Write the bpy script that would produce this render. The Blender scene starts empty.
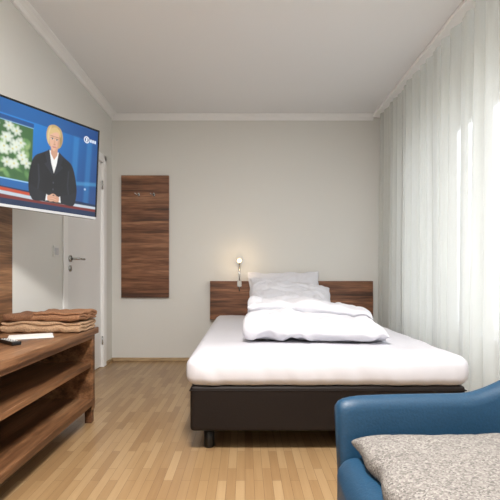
import bpy, bmesh, math, random
import numpy as np
from mathutils import Vector, Matrix, noise
random.seed(4)
S = bpy.context.scene
COL = S.collection
try:
    S.view_settings.view_transform = 'Standard'
    S.view_settings.look = 'None'
except Exception: pass

def lin(c):
    return tuple(((v/255)/12.92 if v/255<=0.04045 else ((v/255+0.055)/1.055)**2.4) for v in c)
def rgba(c): return (*lin(c),1)

# ---------------- materials ----------------
def newmat(name):
    m=bpy.data.materials.new(name); m.use_nodes=True
    nt=m.node_tree; b=nt.nodes['Principled BSDF']
    return m,nt,b
def plain(name,c,rough=0.5,metal=0,bump=0,bscale=50,var=0.0,spec=.5):
    m,nt,b=newmat(name)
    b.inputs['Base Color'].default_value=rgba(c)
    b.inputs['Specular IOR Level'].default_value=spec
    b.inputs['Roughness'].default_value=rough; b.inputs['Metallic'].default_value=metal
    tc=nt.nodes.new('ShaderNodeTexCoord')
    n=nt.nodes.new('ShaderNodeTexNoise'); n.inputs['Scale'].default_value=bscale; n.inputs['Detail'].default_value=4
    nt.links.new(tc.outputs['Object'],n.inputs['Vector'])
    if var>0:
        r=nt.nodes.new('ShaderNodeValToRGB')
        l=lin(c)
        r.color_ramp.elements[0].color=(*[v*(1-var) for v in l],1); r.color_ramp.elements[0].position=.3
        r.color_ramp.elements[1].color=(*[min(1,v*(1+var)) for v in l],1); r.color_ramp.elements[1].position=.7
        nt.links.new(n.outputs['Fac'],r.inputs[0]); nt.links.new(r.outputs[0],b.inputs['Base Color'])
    if bump>0:
        bp=nt.nodes.new('ShaderNodeBump'); bp.inputs['Strength'].default_value=bump; bp.inputs['Distance'].default_value=0.01
        nt.links.new(n.outputs['Fac'],bp.inputs['Height']); nt.links.new(bp.outputs[0],b.inputs['Normal'])
    return m
def wood(name,scale,cols,rough=0.42):
    m,nt,b=newmat(name)
    tc=nt.nodes.new('ShaderNodeTexCoord'); mp=nt.nodes.new('ShaderNodeMapping')
    mp.inputs['Scale'].default_value=scale
    nt.links.new(tc.outputs['Object'],mp.inputs['Vector'])
    n=nt.nodes.new('ShaderNodeTexNoise'); n.inputs['Scale'].default_value=1.0; n.inputs['Detail'].default_value=7; n.inputs['Roughness'].default_value=.62; n.inputs['Distortion'].default_value=.35
    nt.links.new(mp.outputs[0],n.inputs['Vector'])
    r=nt.nodes.new('ShaderNodeValToRGB'); e=r.color_ramp.elements
    e[0].position=.36; e[0].color=rgba(cols[0]); e[1].position=.64; e[1].color=rgba(cols[-1])
    for i,c in enumerate(cols[1:-1]):
        x=e.new(.36+.28*(i+1)/(len(cols)-1)); x.color=rgba(c)
    nt.links.new(n.outputs['Fac'],r.inputs[0])
    mp2=nt.nodes.new('ShaderNodeMapping'); mp2.inputs['Scale'].default_value=[s*7 for s in scale]
    nt.links.new(tc.outputs['Object'],mp2.inputs['Vector'])
    n2=nt.nodes.new('ShaderNodeTexNoise'); n2.inputs['Scale'].default_value=1; n2.inputs['Detail'].default_value=3
    nt.links.new(mp2.outputs[0],n2.inputs['Vector'])
    mr=nt.nodes.new('ShaderNodeMapRange'); mr.inputs[1].default_value=.3; mr.inputs[2].default_value=.7; mr.inputs[3].default_value=.62; mr.inputs[4].default_value=1.16
    nt.links.new(n2.outputs['Fac'],mr.inputs[0])
    mx=nt.nodes.new('ShaderNodeVectorMath'); mx.operation='SCALE'
    nt.links.new(r.outputs[0],mx.inputs[0]); nt.links.new(mr.outputs[0],mx.inputs['Scale'])
    nt.links.new(mx.outputs[0],b.inputs['Base Color'])
    b.inputs['Roughness'].default_value=rough
    return m

WALN=[(72,43,28),(114,73,49),(142,96,67),(172,124,91)]
M_walnut_x=wood('walnut_grain_x',(1.1,9,19),WALN)
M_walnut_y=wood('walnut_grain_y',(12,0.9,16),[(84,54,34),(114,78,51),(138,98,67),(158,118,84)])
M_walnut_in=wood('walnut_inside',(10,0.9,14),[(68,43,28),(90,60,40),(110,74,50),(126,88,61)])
M_wall=plain('wall_paint',(227,226,221),.9,bump=.05,bscale=180)
M_ceil=plain('ceiling_paint',(238,238,238),.9,bump=.03,bscale=180)
M_trim=plain('white_trim',(248,248,247),.55)
M_door=plain('door_white',(240,240,239),.4)
M_chrome=plain('brushed_steel',(190,190,188),.25,1)
M_sheet=plain('white_sheet',(214,213,219),.85,bump=.06,bscale=25)
M_duvet=plain('white_duvet',(220,220,226),.9,bump=.08,bscale=30)
M_base=plain('dark_leatherette',(27,20,17),.55,bump=.1,bscale=120,spec=.25)
M_black=plain('black_plastic',(14,14,15),.35)
M_silver=plain('silver_plastic',(200,202,205),.35,.3)
M_blue=plain('blue_leather',(21,60,87),.5,bump=.12,bscale=160,var=.12)
M_basebd=wood('oak_baseboard',(1.5,1.5,20),[(176,148,110),(200,172,134)],.5)
M_plug=plain('switch_plastic',(225,225,222),.35)
M_paper=plain('paper',(235,235,232),.8)
M_towel1=plain('brown_terry',(158,114,82),.95,bump=.9,bscale=170,var=.3)
M_towel2=plain('tan_terry',(186,152,120),.95,bump=.9,bscale=170,var=.25)
M_towel3=plain('dark_brown_terry',(134,94,67),.95,bump=.9,bscale=170,var=.3)

def tweed():
    m,nt,b=newmat('tweed_fabric')
    tc=nt.nodes.new('ShaderNodeTexCoord')
    v=nt.nodes.new('ShaderNodeTexVoronoi'); v.inputs['Scale'].default_value=260
    nt.links.new(tc.outputs['Object'],v.inputs['Vector'])
    sp=nt.nodes.new('ShaderNodeSeparateColor'); nt.links.new(v.outputs['Color'],sp.inputs[0])
    r=nt.nodes.new('ShaderNodeValToRGB'); e=r.color_ramp.elements
    e[0].position=0; e[0].color=rgba((90,86,83)); e[1].position=1; e[1].color=rgba((146,142,136))
    x=e.new(.25); x.color=rgba((110,105,101)); x=e.new(.6); x.color=rgba((125,120,115))
    nt.links.new(sp.outputs[0],r.inputs[0]); nt.links.new(r.outputs[0],b.inputs['Base Color'])
    bp=nt.nodes.new('ShaderNodeBump'); bp.inputs['Strength'].default_value=.6; bp.inputs['Distance'].default_value=.003
    nt.links.new(v.outputs['Distance'],bp.inputs['Height']); nt.links.new(bp.outputs[0],b.inputs['Normal'])
    b.inputs['Roughness'].default_value=.95
    return m
M_tweed=tweed()

def parquet():
    m,nt,b=newmat('oak_parquet')
    tc=nt.nodes.new('ShaderNodeTexCoord'); mp=nt.nodes.new('ShaderNodeMapping')
    mp.inputs['Rotation'].default_value=(0,0,math.radians(90))
    nt.links.new(tc.outputs['Object'],mp.inputs['Vector'])
    br=nt.nodes.new('ShaderNodeTexBrick')
    br.offset=.37; br.squash=1
    br.inputs['Scale'].default_value=1; br.inputs['Brick Width'].default_value=.30; br.inputs['Row Height'].default_value=.038
    br.inputs['Mortar Size'].default_value=.0008; br.inputs['Mortar Smooth'].default_value=.1; br.inputs['Bias'].default_value=0
    br.inputs['Color1'].default_value=(0,0,0,1); br.inputs['Color2'].default_value=(1,1,1,1); br.inputs['Mortar'].default_value=(.35,.35,.35,1)
    nt.links.new(mp.outputs[0],br.inputs['Vector'])
    mp2=nt.nodes.new('ShaderNodeMapping'); mp2.inputs['Scale'].default_value=(70,3,1)
    nt.links.new(tc.outputs['Object'],mp2.inputs['Vector'])
    n=nt.nodes.new('ShaderNodeTexNoise'); n.inputs['Scale'].default_value=1; n.inputs['Detail'].default_value=5
    nt.links.new(mp2.outputs[0],n.inputs['Vector'])
    mixf=nt.nodes.new('ShaderNodeMath'); mixf.operation='MULTIPLY_ADD'; mixf.inputs[1].default_value=.62
    nt.links.new(br.outputs['Color'],mixf.inputs[0])
    n3=nt.nodes.new('ShaderNodeMath'); n3.operation='MULTIPLY'; n3.inputs[1].default_value=.42
    nt.links.new(n.outputs['Fac'],n3.inputs[0]); nt.links.new(n3.outputs[0],mixf.inputs[2])
    r=nt.nodes.new('ShaderNodeValToRGB'); e=r.color_ramp.elements
    e[0].position=.05; e[0].color=rgba((138,106,72)); e[1].position=.95; e[1].color=rgba((178,149,111))
    x=e.new(.5); x.color=rgba((160,129,91))
    nt.links.new(mixf.outputs[0],r.inputs[0])
    mx=nt.nodes.new('ShaderNodeMix'); mx.data_type='RGBA'
    nt.links.new(br.outputs['Fac'],mx.inputs[0]); nt.links.new(r.outputs[0],mx.inputs[6]); mx.inputs[7].default_value=rgba((116,88,60))
    nt.links.new(mx.outputs[2],b.inputs['Base Color'])
    b.inputs['Roughness'].default_value=.33
    return m
M_floor=parquet()

def sheer(name,c,transp,transl):
    m=bpy.data.materials.new(name); m.use_nodes=True; nt=m.node_tree; nt.nodes.clear()
    o=nt.nodes.new('ShaderNodeOutputMaterial')
    d=nt.nodes.new('ShaderNodeBsdfDiffuse'); d.inputs[0].default_value=rgba(c)
    t=nt.nodes.new('ShaderNodeBsdfTranslucent'); t.inputs[0].default_value=rgba(c)
    tr=nt.nodes.new('ShaderNodeBsdfTransparent'); tr.inputs[0].default_value=(1,1,1,1)
    m1=nt.nodes.new('ShaderNodeMixShader'); m1.inputs[0].default_value=transl
    nt.links.new(d.outputs[0],m1.inputs[1]); nt.links.new(t.outputs[0],m1.inputs[2])
    # open weave: threads close up when seen edge-on
    lw=nt.nodes.new('ShaderNodeLayerWeight'); lw.inputs['Blend'].default_value=.5
    inv=nt.nodes.new('ShaderNodeMath'); inv.operation='SUBTRACT'; inv.inputs[0].default_value=1; nt.links.new(lw.outputs['Facing'],inv.inputs[1])
    tc=nt.nodes.new('ShaderNodeTexCoord'); n=nt.nodes.new('ShaderNodeTexNoise'); n.inputs['Scale'].default_value=300
    nt.links.new(tc.outputs['Object'],n.inputs['Vector'])
    mr=nt.nodes.new('ShaderNodeMapRange'); mr.inputs[3].default_value=transp*.8; mr.inputs[4].default_value=transp*1.2
    nt.links.new(n.outputs['Fac'],mr.inputs[0])
    mu=nt.nodes.new('ShaderNodeMath'); mu.operation='MULTIPLY'; nt.links.new(mr.outputs[0],mu.inputs[0]); nt.links.new(inv.outputs[0],mu.inputs[1])
    m2=nt.nodes.new('ShaderNodeMixShader')
    nt.links.new(mu.outputs[0],m2.inputs[0]); nt.links.new(m1.outputs[0],m2.inputs[1]); nt.links.new(tr.outputs[0],m2.inputs[2])
    nt.links.new(m2.outputs[0],o.inputs[0])
    return m
M_sheer=sheer('sheer_voile',(234,235,230),.36,.42)

def emis(name,c,s):
    m,nt,b=newmat(name); b.inputs['Base Color'].default_value=rgba(c)
    b.inputs['Emission Color'].default_value=rgba(c); b.inputs['Emission Strength'].default_value=s
    return m

# ---------------- helpers ----------------
def obj(name,me,mat=None,parent=None,smooth=False):
    o=bpy.data.objects.new(name,me); COL.objects.link(o)
    if mat: me.materials.append(mat)
    if parent: o.parent=parent
    if smooth:
        for p in me.polygons: p.use_smooth=True
    return o
def empty(name,loc=(0,0,0)):
    e=bpy.data.objects.new(name,None); COL.objects.link(e); e.empty_display_size=.05
    return e
def box(name,a,b,mat,parent=None,bev=0,seg=3):
    me=bpy.data.meshes.new(name); bm=bmesh.new()
    bmesh.ops.create_cube(bm,size=1)
    for v in bm.verts:
        v.co=Vector([(a[i]+b[i])/2+v.co[i]*(b[i]-a[i]) for i in range(3)])
    if bev>0: bmesh.ops.bevel(bm,geom=list(bm.edges),offset=bev,segments=seg,profile=.5,affect='EDGES')
    bmesh.ops.recalc_face_normals(bm,faces=bm.faces)
    bm.to_mesh(me); bm.free()
    o=obj(name,me,mat,parent,smooth=False)
    return o
def tube(name,pts,r,mat,parent=None,seg=16,radii=None):
    me=bpy.data.meshes.new(name); bm=bmesh.new(); rings=[]
    P=[Vector(p) for p in pts]
    for i,p in enumerate(P):
        d=(P[min(i+1,len(P)-1)]-P[max(i-1,0)]).normalized()
        up=Vector((0,0,1)) if abs(d.z)<.9 else Vector((1,0,0))
        a=d.cross(up).normalized(); b=d.cross(a).normalized()
        rr=radii[i] if radii else r
        rings.append([bm.verts.new(p+(a*math.cos(2*math.pi*k/seg)+b*math.sin(2*math.pi*k/seg))*rr) for k in range(seg)])
    for i in range(len(rings)-1):
        for k in range(seg):
            bm.faces.new((rings[i][k],rings[i][(k+1)%seg],rings[i+1][(k+1)%seg],rings[i+1][k]))
    bm.faces.new(rings[0]); bm.faces.new(rings[-1])
    bmesh.ops.recalc_face_normals(bm,faces=bm.faces)
    bm.to_mesh(me); bm.free()
    return obj(name,me,mat,parent,True)
def loft(name,rings,mat,parent=None,closed_u=False,caps=True,smooth=True):
    me=bpy.data.meshes.new(name); bm=bmesh.new()
    R=[[bm.verts.new(p) for p in r] for r in rings]; n=len(R[0])
    rng=len(R) if closed_u else len(R)-1
    for i in range(rng):
        j=(i+1)%len(R)
        for k in range(n):
            bm.faces.new((R[i][k],R[i][(k+1)%n],R[j][(k+1)%n],R[j][k]))
    if caps and not closed_u:
        bm.faces.new(R[0]); bm.faces.new(R[-1])
    bmesh.ops.recalc_face_normals(bm,faces=bm.faces)
    bm.to_mesh(me); bm.free()
    return obj(name,me,mat,parent,smooth)

# ---------------- room shell ----------------
XL,XR,YB,YF,H=-1.33,1.64,4.30,-1.6,2.46
box('floor',(XL-.15,YF-.15,-.1),(XR+.2,YB+.15,0),M_floor)
box('ceiling',(XL-.15,YF-.15,H),(XR+.2,YB+.15,H+.1),M_ceil)
box('wall_back',(XL-.15,YB,0),(XR+.2,YB+.15,H),M_wall)
box('wall_front',(XL-.15,YF-.15,0),(XR+.2,YF,H),M_wall)
wl=empty('wall_left')
D0,D1,DH=3.16,4.06,1.95
box('near_section',(XL-.15,YF,0),(XL,D0,H),M_wall,wl)
box('far_section',(XL-.15,D1,0),(XL,YB,H),M_wall,wl)
box('lintel',(XL-.15,D0,DH),(XL,D1,H),M_wall,wl)
d=empty('door_1')
box('leaf',(XL-.06,D0+.045,.008),(XL-.015,D1-.045,DH-.045),M_door,d,.003,2)
box('jamb_near',(XL-.15,D0+.001,0.001),(XL+.012,D0+.045,DH-.001),M_trim,d,.003,2)
box('jamb_far',(XL-.15,D1-.045,0.001),(XL+.012,D1-.001,DH-.001),M_trim,d,.003,2)
box('jamb_head',(XL-.15,D0+.045,DH-.045),(XL+.012,D1-.045,DH-.001),M_trim,d,.003,2)
box('casing_near',(XL+.0005,D0-.03,0.001),(XL+.014,D0+.02,DH+.03),M_trim,d,.003,2)
box('casing_far',(XL+.0005,D1-.02,0.001),(XL+.014,D1+.03,DH+.03),M_trim,d,.003,2)
box('casing_head',(XL+.0005,D0-.03,DH-.02),(XL+.014,D1+.03,DH+.03),M_trim,d,.003,2)
hy,hz=3.30,.985
tube('handle_rose',[(XL-.016,hy,hz),(XL-.004,hy,hz)],.026,M_chrome,d,24)
tube('handle_lever',[(XL-.01,hy,hz),(XL+.03,hy,hz),(XL+.045,hy+.006,hz),(XL+.05,hy+.02,hz),(XL+.05,hy+.13,hz)],.009,M_chrome,d)
tube('key_rose',[(XL-.016,hy,hz-.075),(XL-.006,hy,hz-.075)],.024,M_chrome,d,24)
box('key_slot',(XL-.007,hy-.004,hz-.087),(XL-.0045,hy+.004,hz-.063),M_black,d)
for k,z in enumerate((.25,1.70)):
    tube('hinge_%d'%(k+1),[(XL+.0,D1-.047,z-.04),(XL+.0,D1-.047,z+.04)],.008,M_chrome,d)

wr=empty('wall_right')
W0,W1,WZ0,WZ1=.55,3.72,.42,2.12
box('wall_far_pier',(XR,W1,0),(XR+.2,YB,H),M_wall,wr)
box('wall_near_pier',(XR,YF,0),(XR+.2,W0,H),M_wall,wr)
box('wall_parapet',(XR,W0,0),(XR+.2,W1,WZ0),M_wall,wr)
box('wall_lintel',(XR,W0,WZ1),(XR+.2,W1,H),M_wall,wr)
w=empty('window_1')
fx0,fx1=XR+.07,XR+.13
def wbar(n,a,b): box(n,a,b,M_trim,w,.006,2)
wbar('frame_bottom',(fx0,W0+.001,WZ0+.001),(fx1,W1-.001,WZ0+.07))
wbar('frame_top',(fx0,W0+.001,WZ1-.07),(fx1,W1-.001,WZ1-.001))
ys=[W0+.035,1.60,2.62,3.12,W1-.035]
for i,y in enumerate(ys):
    wd=.035 if i in(0,4) else .06
    wbar('mullion_%d'%i,(fx0-.005,y-wd+ .001,WZ0+.06),(fx1+.005,y+wd-.001,WZ1-.06))
wbar('sill',(XR-.06,W0+.001,WZ0+.001),(XR+.07,W1-.001,WZ0+.03))
def glassmat():
    m=bpy.data.materials.new('window_glass'); m.use_nodes=True; nt=m.node_tree; nt.nodes.clear()
    o=nt.nodes.new('ShaderNodeOutputMaterial'); t=nt.nodes.new('ShaderNodeBsdfTransparent'); g=nt.nodes.new('ShaderNodeBsdfGlossy'); g.inputs['Roughness'].default_value=.02
    mx=nt.nodes.new('ShaderNodeMixShader'); mx.inputs[0].default_value=.06
    nt.links.new(t.outputs[0],mx.inputs[1]); nt.links.new(g.outputs[0],mx.inputs[2]); nt.links.new(mx.outputs[0],o.inputs[0]); return m
box('glass_pane',(fx0+.028,W0+.02,WZ0+.03),(fx0+.032,W1-.02,WZ1-.03),glassmat(),w)
tube('window_handle',[(fx0-.005,2.62,1.2),(fx0-.04,2.62,1.2),(fx0-.045,2.62,1.19),(fx0-.045,2.62,1.08)],.009,M_chrome,w)

def cove(name,a,b,nx,ny,wd=.045,hh=.052):
    prof=[(0,0),(wd,0),(wd*.96,-.16*hh),(wd*.7,-.28*hh),(wd*.4,-.5*hh),(wd*.27,-.8*hh),(wd*.22,-.96*hh),(0,-hh)]
    rings=[]
    for p in (a,b):
        rings.append([(p[0]+nx*u,p[1]+ny*u,H-.001+z) for u,z in prof])
    loft(name,rings,M_trim,None,smooth=False)
cove('trim_1',(XL+.001,YB-.001),(1.28,YB-.001),0,-1,.05,.055)
cove('trim_2',(XL+.001,YF+.01),(XL+.001,YB-.055),1,0,.065,.045)
box('baseboard_back',(XL+.015,YB-.014,0.001),(XR-.001,YB-.001,.035),M_basebd,None,.003,2)
box('baseboard_left',(XL+.001,YF+.01,0.001),(XL+.014,D0-.032,.035),M_basebd,None,.003,2)
box('trim_3',(XL+.001,D1+.032,0.001),(XL+.014,YB-.001,.035),M_basebd,None,.003,2)

box('curtain_rail',(1.27,-.2,H-.03),(1.41,YB-.002,H-.001),M_trim,None,.003,2)
def curtain():
    me=bpy.data.meshes.new('sheer_curtain'); bm=bmesh.new()
    N,K=1400,26; rows=[]
    y0,y1=.15,YB-.03
    for k in range(K):
        z=.02+(H-.05)*(k/(K-1)); hh=k/(K-1); row=[]
        for i in range(N):
            y=y1+(y0-y1)*i/(N-1)
            wv=y+ .05*noise.noise(Vector((y*1.9,1.7,hh*.4)))+.018*(1-hh)*noise.noise(Vector((y*5,7,hh*2)))
            amp=.036+.026*noise.noise(Vector((y*3.1,9,hh*.7)))
            s=math.sin(wv*2*math.pi/.125)
            s2=math.sin(wv*2*math.pi/.053+1.3)
            x=1.348+amp*s*(.75+.4*(1-hh))+.008*s2+.014*noise.noise(Vector((y*1.7,3,hh*1.4)))*(1-hh)
            yy=y+.026*math.cos(wv*2*math.pi/.125)*(1 if .3<y<YB-.1 else 0)
            row.append(bm.verts.new((x,yy,z)))
        rows.append(row)
    for k in range(K-1):
        for i in range(N-1):
            bm.faces.new((rows[k][i],rows[k][i+1],rows[k+1][i+1],rows[k+1][i]))
    bm.to_mesh(me); bm.free()
    return obj('sheer_curtain',me,M_sheer,None,True)
curtain()

# ---------------- bed ----------------
bed=empty('bed')
bx0,bx1,by0,by1=-.265,1.065,2.07,4.20
box('base',(bx0,by0,.105),(bx1,by1,.325),M_base,bed,.018,4)
box('base_piping',(bx0-.003,by0-.003,.300),(bx1+.003,by1,.306),M_base,bed,.002,2)
for i,(x,y) in enumerate(((bx0+.085,by0+.09),(bx1-.085,by0+.09),(bx0+.085,by1-.12),(bx1-.085,by1-.12),((bx0+bx1)/2,3.1))):
    tube('leg_%d'%(i+1),[(x,y,.0),(x,y,.012),(x,y,.106)],.026,M_black,bed,24,radii=[.024,.026,.027])
def rounded_slab(name,a,b,r,mat,parent,disp=None):
    cx,cy,cz=[(a[i]+b[i])/2 for i in range(3)]; hx,hy_,hz_=[(b[i]-a[i])/2 for i in range(3)]
    me=bpy.data.meshes.new(name); bm=bmesh.new()
    bmesh.ops.create_cube(bm,size=2)
    for v in bm.verts: v.co=Vector((v.co.x*hx,v.co.y*hy_,v.co.z*hz_))
    bmesh.ops.bevel(bm,geom=list(bm.edges),offset=r,segments=6,profile=.5,affect='EDGES')
    for _ in range(6):
        es=[e for e in bm.edges if e.calc_length()>.03]
        if not es: break
        bmesh.ops.subdivide_edges(bm,edges=es,cuts=1,use_grid_fill=True)
    bmesh.ops.triangulate(bm,faces=[f for f in bm.faces if len(f.verts)>4])
    for v in bm.verts:
        v.co+=Vector((cx,cy,cz))
    bm.normal_update()
    if disp:
        new=[(v,v.co+disp(v.co,v.normal)) for v in bm.verts]
        for v,c in new: v.co=c
    bmesh.ops.recalc_face_normals(bm,faces=bm.faces)
    bm.to_mesh(me); bm.free()
    return obj(name,me,mat,parent,True)
def mdisp(c,n):
    h=(c.z-.325)/.145
    bul=.010*math.sin(math.pi*min(max(h,0),1))
    o=Vector((n.x,n.y,0))*bul
    if c.y<by0+.06:
        o+=Vector((0,-1,0))*.010*noise.noise(Vector((c.x*18+c.z*9,c.z*4,0)))*(1-h*.6)
    if n.z>.5: o+=Vector((0,0,1))*(.006*noise.noise(Vector((c.x*4,c.y*4,2)))-.002+.005*abs(noise.noise(Vector((c.x*11,c.y*7,5)))))
    return o
rounded_slab('mattress',(bx0-.012,by0-.012,.322),(bx1+.012,by1-.01,.470),.045,M_sheet,bed,disp=mdisp)
hb=empty('headboard')
box('panel',(-.345,YB-.065,.42),(1.262,YB-.016,.80),M_walnut_x,hb,.003,2)
box('batten_left',(-.10,YB-.06,.0),(-.03,YB-.02,.42),M_black,hb)
box('batten_right',(.80,YB-.06,.0),(.87,YB-.02,.42),M_black,hb)

def pillow(name,w,h,t,mat,M,seed,wr=.012,parent=None,e=.55):
    nu,nv=80,64
    me=bpy.data.meshes.new(name); bm=bmesh.new()
    def P(u,v,s):
        x=u*w/2*(1-.05*(1-v*v)); y=v*h/2*(1-.06*(1-u*u))
        prof=max(0,(1-u**4)*(1-v**4))**e
        n=noise.noise(Vector((u*2.2+seed,v*2.2,s*3)))*.5
        cr=abs(noise.noise(Vector((u*3.0+seed+n,v*2.4-seed+n*.8,s*5+1))))
        cr2=abs(noise.noise(Vector((u*5.5+seed+n*2,v*3.5+seed,s*5+4))))
        z=s*(t/2*prof*(1+.30*n)-wr*(1-min(1,cr*3.5))*prof**.5-.5*wr*(1-min(1,cr2*3.5))*prof**.5)
        x+=.012*noise.noise(Vector((v*3,seed,u*1.5)));y+=.016*noise.noise(Vector((u*3,seed+4,v)))
        return M@Vector((x,y,z))
    T=[[None]*(nv+1) for _ in range(nu+1)]; B=[[None]*(nv+1) for _ in range(nu+1)]
    for i in range(nu+1):
        for j in range(nv+1):
            u=math.sin((i/nu*2-1)*math.pi/2);v=math.sin((j/nv*2-1)*math.pi/2)
            T[i][j]=bm.verts.new(P(u,v,1))
            B[i][j]=T[i][j] if i in(0,nu) or j in(0,nv) else bm.verts.new(P(u,v,-1))
    for i in range(nu):
        for j in range(nv):
            bm.faces.new((T[i][j],T[i+1][j],T[i+1][j+1],T[i][j+1]))
            f=(B[i][j],B[i][j+1],B[i+1][j+1],B[i+1][j])
            try: bm.faces.new(f)
            except ValueError: pass
    bmesh.ops.recalc_face_normals(bm,faces=bm.faces)
    bm.to_mesh(me); bm.free()
    return obj(name,me,mat,parent,True)
def TR(loc,rx=0,ry=0,rz=0):
    return Matrix.Translation(loc)@Matrix.Rotation(math.radians(rz),4,'Z')@Matrix.Rotation(math.radians(ry),4,'Y')@Matrix.Rotation(math.radians(rx),4,'X')
pillow('pillow',.70,.42,.11,M_duvet,TR((.375,4.11,.697),68,-1,0),3,.008)
pillow('pillow',.75,.42,.17,M_duvet,TR((.41,3.78,.655),38,7,5),8,.012,e=.45)

def folded(name,path,width,th,mat,M,nx=120,seed=0,amp=.02,freq=5,endr=None,parent=None,wf=1.0,taper=None,fine=0):
    pts=[Vector((0,p[0],p[1])) for p in path]
    dense=[]
    for i in range(len(pts)-1):
        p0=pts[max(i-1,0)];p1=pts[i];p2=pts[i+1];p3=pts[min(i+2,len(pts)-1)]
        for s in range(10):
            t=s/10
            dense.append(.5*((2*p1)+(-p0+p2)*t+(2*p0-5*p1+4*p2-p3)*t*t+(-p0+3*p1-3*p2+p3)*t**3))
    dense.append(pts[-1]); n=len(dense)
    er=endr or th
    L=[0]
    for i in range(1,n): L.append(L[-1]+(dense[i]-dense[i-1]).length)
    rings=[]
    for a in range(nx+1):
        ax=math.sin((a/nx*2-1)*math.pi/2*.999)
        x=ax*width/2
        de=width/2-abs(x)
        fx=math.sqrt(max(0.0004,1-(1-min(1,de/er))**2))
        top=[];bot=[]
        for i in range(n):
            dd=(dense[min(i+1,n-1)]-dense[max(i-1,0)]).normalized()
            nn=Vector((0,-dd.z,dd.y))
            dl=min(L[i],L[-1]-L[i]); fl=math.sqrt(max(0.002,1-(1-min(1,dl/er))**2))
            h=th/2*fx*fl
            top.append((dense[i]+nn*h)+Vector((x,0,0))); bot.append((dense[i]-nn*h)+Vector((x,0,0)))
        ring=top+bot[::-1]
        out=[]
        for c in ring:
            if taper: c=taper(c)
            q=Vector((c.x*freq*wf+seed,c.y*freq,c.z*freq))
            wv=noise.noise_vector(q*.7)*.6
            r1=abs(noise.noise(q+wv)); r2=noise.noise(q*2.3+wv); r3=abs(noise.noise(q*1.9+wv*1.5+Vector((5,5,5))))
            d_=Vector((noise.noise(q+Vector((9,0,0)))*.5,noise.noise(q+Vector((0,9,0)))*.5,(r1-.25)*1.3+r2*.25+fine*(r3-.2)))*amp
            cc=c+d_
            if cc.z<.001: cc.z=.001+(c.z*.02)
            out.append(M@cc)
        rings.append(out)
    return loft(name,rings,mat,parent)
dm=TR((.432,2.80,.478),0,0,-4)
# quilt folded in three: bottom, middle (folded back), short top flap
path=[(.32,.040),(.18,.038),(0,.037),(-.18,.038),(-.30,.041),(-.360,.058),(-.355,.090),(-.28,.108),(-.14,.113),(.0,.115),(.14,.117),(.26,.119),(.325,.134),(.32,.166),(.24,.184),(.12,.187),(.0,.184),(-.10,.178)]
def dt(c):
    f=1-.30*max(0,min(1,(c.x-.02)/.40))*min(1,c.z/.12)
    g=1-.10*max(0,c.y)/.4
    k=min(1,max(0,c.z-.06)/.10)
    sk=(.05*math.sin(c.x*4+1)-.10*c.x)*k
    return Vector((c.x*g*(1-.05*k)-.02*k,c.y+sk,c.z*f))
folded('duvet',path,.83,.073,M_duvet,dm,200,2.4,.034,4.2,endr=.045,taper=dt,fine=1.0)

# ---------------- reading lamp ----------------
rl=empty('reading_lamp')
lx,ly=-.055,YB-.045
box('bracket',(lx-.022,YB-.078,.745),(lx+.022,YB-.0655,.805),M_chrome,rl,.002,2)
tube('stem',[(lx,YB-.072,.70),(lx,YB-.072,.99)],.006,M_chrome,rl)
tube('head',[(lx,YB-.072,.985),(lx,YB-.080,.998),(lx,YB-.10,1.0)],.014,M_chrome,rl,20,radii=[.006,.014,.014])
me=bpy.data.meshes.new('bulb'); bm=bmesh.new(); bmesh.ops.create_uvsphere(bm,u_segments=20,v_segments=12,radius=.022); bmesh.ops.translate(bm,verts=bm.verts,vec=(lx,YB-.118,1.0)); bm.to_mesh(me); bm.free()
obj('bulb',me,emis('warm_led',(255,208,138),4),rl,True)
L=bpy.data.lights.new('led','POINT'); L.energy=.8; L.color=(1,.72,.42); L.shadow_soft_size=.02
lo=bpy.data.objects.new('led_light',L); COL.objects.link(lo); lo.location=(lx,YB-.165,1.0); lo.parent=rl

# ---------------- coat rack panel ----------------
cr=empty('coat_rack')
box('panel',(-1.23,YB-.03,.635),(-.757,YB-.001,1.85),M_walnut_x,cr,.002,2)
for i,x in enumerate((-1.055,-.905)):
    z=1.655
    box('hook_plate_%d'%i,(x-.008,YB-.035,z-.014),(x+.008,YB-.030,z+.020),M_chrome,cr,.002,2)
    tube('hook_%d'%i,[(x,YB-.034,z+.01),(x-.01,YB-.06,z-.005),(x-.03,YB-.075,z+.012)],.0045,M_chrome,cr)
    tube('hook_b_%d'%i,[(x,YB-.034,z),(x+.008,YB-.055,z-.018),(x+.02,YB-.07,z-.005)],.0045,M_chrome,cr)

sw=empty('light_switch')
box('plate',(XL+.0005,2.97,.985),(XL+.010,3.05,1.065),M_plug,sw,.003,2)
box('rocker',(XL+.010,2.985,1.0),(XL+.016,3.035,1.05),M_silver,sw,.003,2)

# ---------------- media console ----------------
mc=empty('media_console')
cx0,cx1,cy0,cy1=XL+.02,-.88,.75,2.555
box('top_board',(cx0,cy0,.515),(cx1+.008,cy1+.01,.552),M_walnut_y,mc,.004,2)
box('middle_shelf',(cx0+.01,cy0+.03,.325),(cx1-.012,cy1-.06,.352),M_walnut_y,mc,.003,2)
box('bottom_shelf',(cx0+.01,cy0+.03,.105),(cx1,cy1-.03,.140),M_walnut_y,mc,.003,2)
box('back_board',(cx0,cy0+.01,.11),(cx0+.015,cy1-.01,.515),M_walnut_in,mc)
box('apron',(cx1-.02,cy0+.03,.492),(cx1-.002,cy1-.06,.515),M_walnut_y,mc,.002,2)
box('end_panel_far',(cx0+.0,cy1-.062,.075),(cx1-.004,cy1-.022,.515),M_walnut_y,mc,.003,2)
box('end_panel_near',(cx0+.0,cy0+.02,.075),(cx1-.004,cy0+.06,.515),M_walnut_y,mc,.003,2)
box('divider',(cx0+.015,1.36,.14),(cx1-.03,1.385,.492),M_walnut_in,mc)
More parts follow.
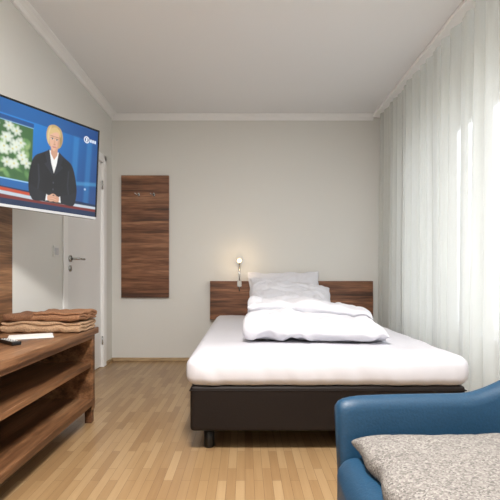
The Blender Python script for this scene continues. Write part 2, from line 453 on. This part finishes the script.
for i,(x,y) in enumerate(((cx1-.05,cy1-.062),(cx0+.03,cy1-.062),(cx1-.05,cy0+.03),(cx0+.03,cy0+.03))):
    box('leg_%d'%(i+1),(x,y,0),(x+.04,y+.04,.106),M_walnut_in,mc,.003,2)

box('wall_panel',(XL+.001,.9,.553),(XL+.019,2.425,1.62),M_walnut_y,None,.002,2)

# ---------------- towels ----------------
def towel(name,loc,rz,w,dpt,layers,th,mat,seed):
    path=[];z=th/2
    for l in range(layers):
        f=1 if l%2==0 else -1
        path+= [(f*dpt/2,z),(f*dpt/4,z),(0,z),(-f*dpt/4,z),(-f*dpt/2*.96,z+.001)]
        if l<layers-1: path.append((-f*(dpt/2+th*.35),z+th*.5))
        z+=th
    return folded(name,path,w,th*.96,mat,TR(loc,0,0,rz),60,seed,.014,9,endr=th*.5)
Z=.5525
towel('folded_towel',(-1.085,2.40,Z+.001),1,.42,.25,3,.018,M_towel2,1)
towel('folded_towel',(-1.000,2.40,Z+.061),-4,.26,.22,3,.016,M_towel1,5)
towel('folded_towel',(-1.215,2.40,Z+.061),4,.15,.22,2,.017,M_towel3,14)
rc=empty('remote_control')
box('body',(-.02,-.085,0),(.02,.085,.016),M_black,rc,.004,3)
for i in range(5):
    for j in range(3):
        box('button_%d_%d'%(i,j),(-.014+j*.011,-.06+i*.025,.016),(-.008+j*.011,-.05+i*.025,.018),M_plug,rc)
rc.location=(-1.06,1.93,Z+.0005); rc.rotation_euler=(0,0,math.radians(50))
br=box('paper_brochure',(-.075,-.10,0),(.075,.10,.006),M_paper,None,.001,1)
br.location=(-1.06,2.13,Z+.0005); br.rotation_euler=(0,0,math.radians(-64))

# ---------------- television ----------------
tv=empty('television')
TW,TH,TD=.90,.515,.035
dirv=Vector((.495,.869,0)).normalized(); nrm=Vector((dirv.y,-dirv.x,0))
base=Matrix(((dirv.x,-nrm.x,0,0),(dirv.y,-nrm.y,0,0),(0,0,1,0),(0,0,0,1)))
tilt=Matrix.Rotation(math.radians(3.2),4,'X')
TM=Matrix.Translation(Vector((-.868,2.51,1.183)))@base@tilt
def tbox(n,a,b,m,bev=.003):
    o=box(n,a,b,m,tv,bev,2); o.data.transform(TM); return o
tbox('body',(-TW,.004,0),(0,TD,TH),M_black,.006)
tbox('bezel_bottom',(-TW,-.001,0),(0,.008,.014),M_silver,.002)
tbox('bezel_top',(-TW,-.001,TH-.010),(0,.008,TH),M_black,.002)
tbox('bezel_left',(-TW,-.001,.0135),(-TW+.010,.008,TH-.0095),M_black,.002)
tbox('bezel_right',(-.010,-.001,.0135),(0,.008,TH-.0095),M_black,.002)
tbox('rear_housing',(-TW+.18,TD-.002,.08),(-.18,TD+.03,TH-.10),M_black,.01)
tcn=TM@Vector((-TW/2,TD+.03,TH/2-.08))
tube('mount_arm',[tcn,tcn+Vector((-.03,.06,0)),(XL+.03,2.10,tcn.z)],.018,M_black,tv)
box('mount_plate',(XL+.0195,2.02,tcn.z-.08),(XL+.032,2.18,tcn.z+.08),M_black,tv,.003,2)

NX,NY=448,252; A=1.778
U,V=np.meshgrid(np.linspace(0,A,NX),np.linspace(0,1,NY))
def L3(c): return np.array(lin(c))
img=np.zeros((NY,NX,3))
def mixc(mask,c):
    global img
    c=L3(c) if not isinstance(c,np.ndarray) else c
    img=img*(1-mask[...,None])+c*mask[...,None]
def sm(d,w=.006): return np.clip(.5-d/w,0,1)
def ell(cx,cy,rx,ry,c,rot=0,w=.008,al=1):
    a=math.radians(rot); x=(U-cx)*math.cos(a)+(V-cy)*math.sin(a); y=-(U-cx)*math.sin(a)+(V-cy)*math.cos(a)
    d=(np.sqrt((x/rx)**2+(y/ry)**2)-1)*min(rx,ry); mixc(sm(d,w)*al,c)
def poly(pts,c,w=.006,al=1):
    inside=np.zeros(U.shape,bool); dist=np.full(U.shape,9.)
    n=len(pts)
    for i in range(n):
        x1,y1=pts[i];x2,y2=pts[(i+1)%n]
        cond=((y1>V)!=(y2>V))
        xi=(x2-x1)*(V-y1)/((y2-y1) if abs(y2-y1)>1e-12 else 1e-12)+x1
        inside^=cond&(U<xi)
        dx,dy=x2-x1,y2-y1; t=np.clip(((U-x1)*dx+(V-y1)*dy)/(dx*dx+dy*dy+1e-12),0,1)
        dist=np.minimum(dist,np.hypot(U-x1-t*dx,V-y1-t*dy))
    d=np.where(inside,-dist,dist); mixc(sm(d,w)*al,c)
def crm(pts,k=6):
    out=[];n=len(pts)
    for i in range(n):
        p0,p1,p2,p3=[np.array(pts[(i+o)%n]) for o in(-1,0,1,2)]
        for s in range(k):
            t=s/k; out.append(tuple(.5*((2*p1)+(-p0+p2)*t+(2*p0-5*p1+4*p2-p3)*t*t+(-p0+3*p1-3*p2+p3)*t**3)))
    return out
bg0=L3((8,44,104)); bg1=L3((26,130,210))
g=np.clip(np.exp(-((U-.85)/.80)**2)*(0.35+.65*V),0,1)
img[:]=bg0*(1-g[...,None])+bg1*g[...,None]
poly([(0,.86),(A,.86),(A,1),(0,1)],(12,52,112),al=.55)
for u0,al in((1.42,.35),(1.60,.3)): poly([(u0,.1),(u0+.07,.1),(u0+.10,.86),(u0+.03,.86)],(60,150,214),al=al,w=.03)
poly([(1.3,.3),(A,.36),(A,.40),(1.3,.34)],(90,180,230),al=.35,w=.02)
poly([(.02,.25),(.965,.25),(.965,.80),(.02,.80)],(60,104,56))
rs=np.random.RandomState(3)
for i in range(90):
    x=rs.uniform(.05,.93);y=rs.uniform(.28,.77)
    ell(x,y,rs.uniform(.02,.05),rs.uniform(.012,.03),[(100,148,84),(56,98,54),(158,188,124),(120,168,100)][i%4],rs.uniform(0,180),.02,.8)
for i in range(44):
    x=rs.uniform(.10,.92);y=rs.uniform(.40,.76)
    for k in range(6):
        a=k*math.pi/3+rs.uniform(0,.5); ell(x+.028*math.cos(a),y+.026*math.sin(a),.024,.014,(226,234,220),math.degrees(a),.016,.85)
    ell(x,y,.010,.010,(214,210,140))
poly([(.02,.795),(.97,.795),(.97,.807),(.02,.807)],(150,200,235)); poly([(.02,.243),(.97,.243),(.97,.255),(.02,.255)],(150,200,235))
poly([(.02,.80),(.97,.80),(.97,.845),(.02,.845)],(16,60,120),al=.8)
poly([(0,0),(A,0),(A,.145),(0,.19)],(16,40,76))
poly([(0,.185),(.95,.150),(.95,.120),(0,.150)],(196,74,44))
poly([(0,.15),(1.0,.118),(A,.118),(A,.09),(1.0,.085),(0,.115)],(196,206,216))
poly([(0,.115),(1.0,.085),(A,.09),(A,.06),(0,.06)],(120,40,36))
body=crm([(.96,.12),(.93,.26),(.95,.42),(.99,.53),(1.08,.59),(1.16,.63),(1.26,.63),(1.34,.59),(1.43,.535),(1.48,.42),(1.51,.26),(1.48,.12),(1.36,.09),(1.08,.09)])
poly(body,(16,18,25))
poly([(1.155,.63),(1.265,.63),(1.245,.50),(1.215,.40),(1.18,.50)],(240,240,238))
poly([(1.168,.68),(1.252,.68),(1.25,.60),(1.212,.54),(1.172,.60)],(206,156,128))
poly([(1.15,.64),(1.10,.59),(1.13,.50),(1.10,.48),(1.205,.37),(1.17,.52)],(34,37,48))
poly([(1.27,.64),(1.325,.59),(1.295,.50),(1.325,.48),(1.22,.37),(1.25,.52)],(30,33,43))
ell(1.212,.30,.007,.009,(70,74,86)); ell(1.212,.23,.007,.009,(70,74,86))
poly([(1.04,.46),(1.055,.30),(1.04,.20),(1.03,.20),(1.04,.30),(1.025,.46)],(52,56,70),al=.6,w=.012)
poly([(1.39,.46),(1.38,.30),(1.40,.20),(1.41,.20),(1.395,.30),(1.405,.46)],(50,54,66),al=.6,w=.012)
poly(crm([(.95,.24),(1.02,.21),(1.14,.165),(1.16,.12),(1.06,.085),(.97,.10)]),(24,26,35))
poly(crm([(1.50,.24),(1.43,.21),(1.30,.165),(1.27,.12),(1.38,.085),(1.48,.10)]),(24,26,35))
poly([(1.135,.17),(1.16,.155),(1.155,.105),(1.125,.10)],(236,236,236)); poly([(1.30,.17),(1.278,.155),(1.28,.105),(1.31,.10)],(236,236,236))
poly(crm([(1.15,.155),(1.20,.165),(1.225,.14),(1.215,.105),(1.155,.105)]),(214,164,136))
poly(crm([(1.285,.155),(1.235,.165),(1.21,.14),(1.22,.105),(1.28,.105)]),(206,154,126))
for k in range(4):
    ell(1.225+.004*k,.155-.014*k,.028,.0062,(222,174,146) if k%2==0 else (204,150,122),-12,.004)
    ell(1.207-.003*k,.148-.014*k,.026,.0058,(204,152,124) if k%2==0 else (220,170,142),14,.004)
ell(1.20,.172,.022,.008,(220,172,144),28,.004); ell(1.236,.172,.022,.008,(210,160,132),-28,.004)
# hair & head (short blonde bob)
poly(crm([(1.142,.69),(1.118,.74),(1.114,.81),(1.14,.88),(1.21,.908),(1.28,.88),(1.308,.81),(1.304,.74),(1.282,.69),(1.25,.67),(1.172,.67)]),(196,164,110))
poly(crm([(1.14,.70),(1.124,.76),(1.132,.83),(1.165,.885),(1.158,.82),(1.148,.75)]),(232,206,154),w=.02,al=.8)
poly(crm([(1.286,.70),(1.298,.76),(1.285,.83),(1.25,.885),(1.268,.81),(1.275,.74)]),(150,116,72),w=.02,al=.75)
poly(crm([(1.21,.632),(1.172,.66),(1.153,.72),(1.151,.79),(1.168,.835),(1.21,.85),(1.252,.835),(1.268,.79),(1.266,.72),(1.248,.66)]),(224,178,150))
poly(crm([(1.268,.80),(1.266,.72),(1.248,.66),(1.215,.637),(1.245,.68),(1.252,.74)]),(190,138,112),w=.02,al=.8)
poly(crm([(1.142,.79),(1.165,.855),(1.22,.885),(1.272,.855),(1.28,.79),(1.262,.82),(1.24,.838),(1.20,.825),(1.165,.80)]),(216,186,130))
for ex in(1.183,1.237):
    ell(ex,.757,.014,.0065,(226,216,208),0,.004); ell(ex,.757,.007,.007,(46,52,66),0,.004)
    ell(ex,.766,.017,.003,(80,56,46),0,.005); ell(ex,.785,.02,.0035,(150,108,76),0,.008)
ell(1.211,.722,.008,.022,(206,158,130),0,.012,.8); ell(1.211,.703,.013,.006,(196,140,114),0,.006)
ell(1.211,.676,.024,.0075,(184,72,72),0,.005); ell(1.211,.677,.016,.002,(236,216,210),0,.003)
ell(1.62,.865,.038,.038,(240,244,250)); ell(1.62,.865,.027,.027,(18,60,122)); poly([(1.612,.845),(1.63,.845),(1.63,.886),(1.618,.886),(1.605,.874),(1.612,.87)],(240,244,248))
for k in range(3): poly([(1.668+.03*k,.848),(1.690+.03*k,.848),(1.690+.03*k,.882),(1.668+.03*k,.882)],(225,234,246))
ell(1.62,.30,.012,.012,(180,200,225))
def scr():
    me=bpy.data.meshes.new('screen'); w0,w1,h0,h1=-TW+.009,-.009,.013,TH-.009
    vs=[TM@Vector((w0+(w1-w0)*i/(NX-1),.002,h0+(h1-h0)*j/(NY-1))) for j in range(NY) for i in range(NX)]
    fs=[(j*NX+i,j*NX+i+1,(j+1)*NX+i+1,(j+1)*NX+i) for j in range(NY-1) for i in range(NX-1)]
    me.from_pydata([tuple(v) for v in vs],[],fs)
    at=me.color_attributes.new('picture','FLOAT_COLOR','POINT')
    buf=np.ones((NY,NX,4),dtype=np.float32); buf[...,:3]=img; at.data.foreach_set('color',buf.ravel())
    m,nt,b=newmat('lit_screen'); a=nt.nodes.new('ShaderNodeAttribute'); a.attribute_name='picture'
    b.inputs['Base Color'].default_value=(.01,.01,.01,1); b.inputs['Roughness'].default_value=.4
    nt.links.new(a.outputs['Color'],b.inputs['Emission Color']); b.inputs['Emission Strength'].default_value=1.05
    obj('screen',me,m,tv)
scr()

# ---------------- armchair ----------------
ch=empty('armchair')
def shell():
    pl=[(.262,1.185),(.40,1.205),(.54,1.215),(.68,1.22),(.81,1.20),(.92,1.14),(.98,1.05),(1.0,.93),(.98,.81),(.92,.71),(.81,.645),(.68,.62),(.54,.615),(.40,.62),(.262,.635)]
    P=[Vector((x,y,0)) for x,y in pl]; dense=[]
    for i in range(len(P)-1):
        p0=P[max(i-1,0)];p1=P[i];p2=P[i+1];p3=P[min(i+2,len(P)-1)]
        for s in range(8):
            t=s/8; dense.append(.5*((2*p1)+(-p0+p2)*t+(2*p0-5*p1+4*p2-p3)*t*t+(-p0+3*p1-3*p2+p3)*t**3))
    dense.append(P[-1]); n=len(dense); rings=[]
    for i,p in enumerate(dense):
        dd=(dense[min(i+1,n-1)]-dense[max(i-1,0)]).normalized()
        nn=Vector((-dd.y,dd.x,0))
        s=max(0,min(1,(p.x-.62)/.40)); s=s*s*(3-2*s)
        top=.516+.15*s; lean=.03+.08*s; th=.032+.012*s
        e=min(i,n-1-i); f=math.sqrt(max(.0,1-(1-min(1,(e+.35)/5))**2))
        th*=.35+.65*f; top=top-.035*(1-f); zb=.20+.02*(1-f)
        ring=[]
        prof=[]
        K=9
        for k in range(K+1):
            a=math.pi*k/K; prof.append((math.cos(a)*th,top-th+math.sin(a)*th))
        for z in (.45,.38,.30): prof.append((-th,z))
        for k in range(K+1):
            a=math.pi*k/K; prof.append((-math.cos(a)*th,zb+th-math.sin(a)*th))
        for z in (.30,.38,.45): prof.append((th,z))
        for o,z in prof:
            l=lean*max(0,(z-.30))/(top-.30)
            ring.append(p+nn*(o+l)+Vector((0,0,z)))
        rings.append(ring)
    return loft('shell',rings,M_blue,ch)
shell()
rounded_slab('seat_base',(.245,.665,.20),(.93,1.17,.375),.045,M_blue,ch,disp=lambda c,n: Vector((0,0,.012*(1-((c.y-.92)/.25)**2))) if n.z>.5 else Vector((-.012*(1-((c.y-.92)/.25)**2),0,0)) if n.x<-.5 else Vector((0,0,0)))
pillow('seat_cushion',.64,.475,.10,M_tweed,TR((.598,.915,.412),0,0,0),21,.002,ch,e=.32)
for i,(x,y) in enumerate(((.32,.73),(.32,1.11),(.86,.76),(.86,1.08))):
    sx=-.03 if x<.5 else .03; sy=-.02 if y<.9 else .02
    tube('leg_%d'%(i+1),[(x+sx,y+sy,0),(x,y,.215)],.015,M_walnut_in,ch,16,radii=[.011,.018])

# ---------------- added ceiling lamp, unseen above the view, brightens the room ----------------
cl=empty('added_ceiling_lamp')
def lathe(name,prof,loc,mat,parent=None,seg=32):
    rings=[[(loc[0]+r*math.cos(2*math.pi*k/seg),loc[1]+r*math.sin(2*math.pi*k/seg),loc[2]+z) for k in range(seg)] for r,z in prof]
    return loft(name,rings,mat,parent)
LY=.70
lathe('canopy',[(.002,0),(.20,0),(.20,-.03),(.19,-.035),(.002,-.035)],(.0,LY,H-.001),M_trim,cl,40)
lathe('diffuser',[(.002,-.035),(.185,-.036),(.175,-.06),(.12,-.078),(.002,-.085)],(.0,LY,H-.001),emis('fill_opal_glass',(255,248,238),5),cl,40)
A_=bpy.data.lights.new('fill_light','AREA'); A_.shape='DISK'; A_.size=.5; A_.energy=106; A_.color=(1,.968,.94)
ao=bpy.data.objects.new('fill_light',A_); COL.objects.link(ao); ao.location=(0,LY,H-.10); ao.parent=cl

# ---------------- daylight ----------------
Wd=bpy.data.worlds.new('overcast'); S.world=Wd; Wd.use_nodes=True; nt=Wd.node_tree
bgn=nt.nodes['Background']; bgn.inputs['Strength'].default_value=4.1
tc=nt.nodes.new('ShaderNodeTexCoord'); sp=nt.nodes.new('ShaderNodeSeparateXYZ'); nt.links.new(tc.outputs['Generated'],sp.inputs[0])
r=nt.nodes.new('ShaderNodeValToRGB'); e=r.color_ramp.elements
e[0].position=.47; e[0].color=(.30,.32,.33,1); e[1].position=.9; e[1].color=(.88,.92,1.0,1)
x=e.new(.52); x.color=(.58,.63,.70,1)
mr=nt.nodes.new('ShaderNodeMapRange'); mr.inputs[1].default_value=-1; mr.inputs[2].default_value=1
nt.links.new(sp.outputs['Z'],mr.inputs[0]); nt.links.new(mr.outputs[0],r.inputs[0]); nt.links.new(r.outputs[0],bgn.inputs['Color'])

# ---------------- camera ----------------
cam=bpy.data.cameras.new('camera'); co=bpy.data.objects.new('camera',cam); COL.objects.link(co)
co.location=(0,0,.86); co.rotation_euler=(math.radians(90),0,0)
cam.sensor_width=36; cam.lens=430/500*36; cam.shift_x=.01; cam.shift_y=.05; cam.clip_start=.02
S.camera=co
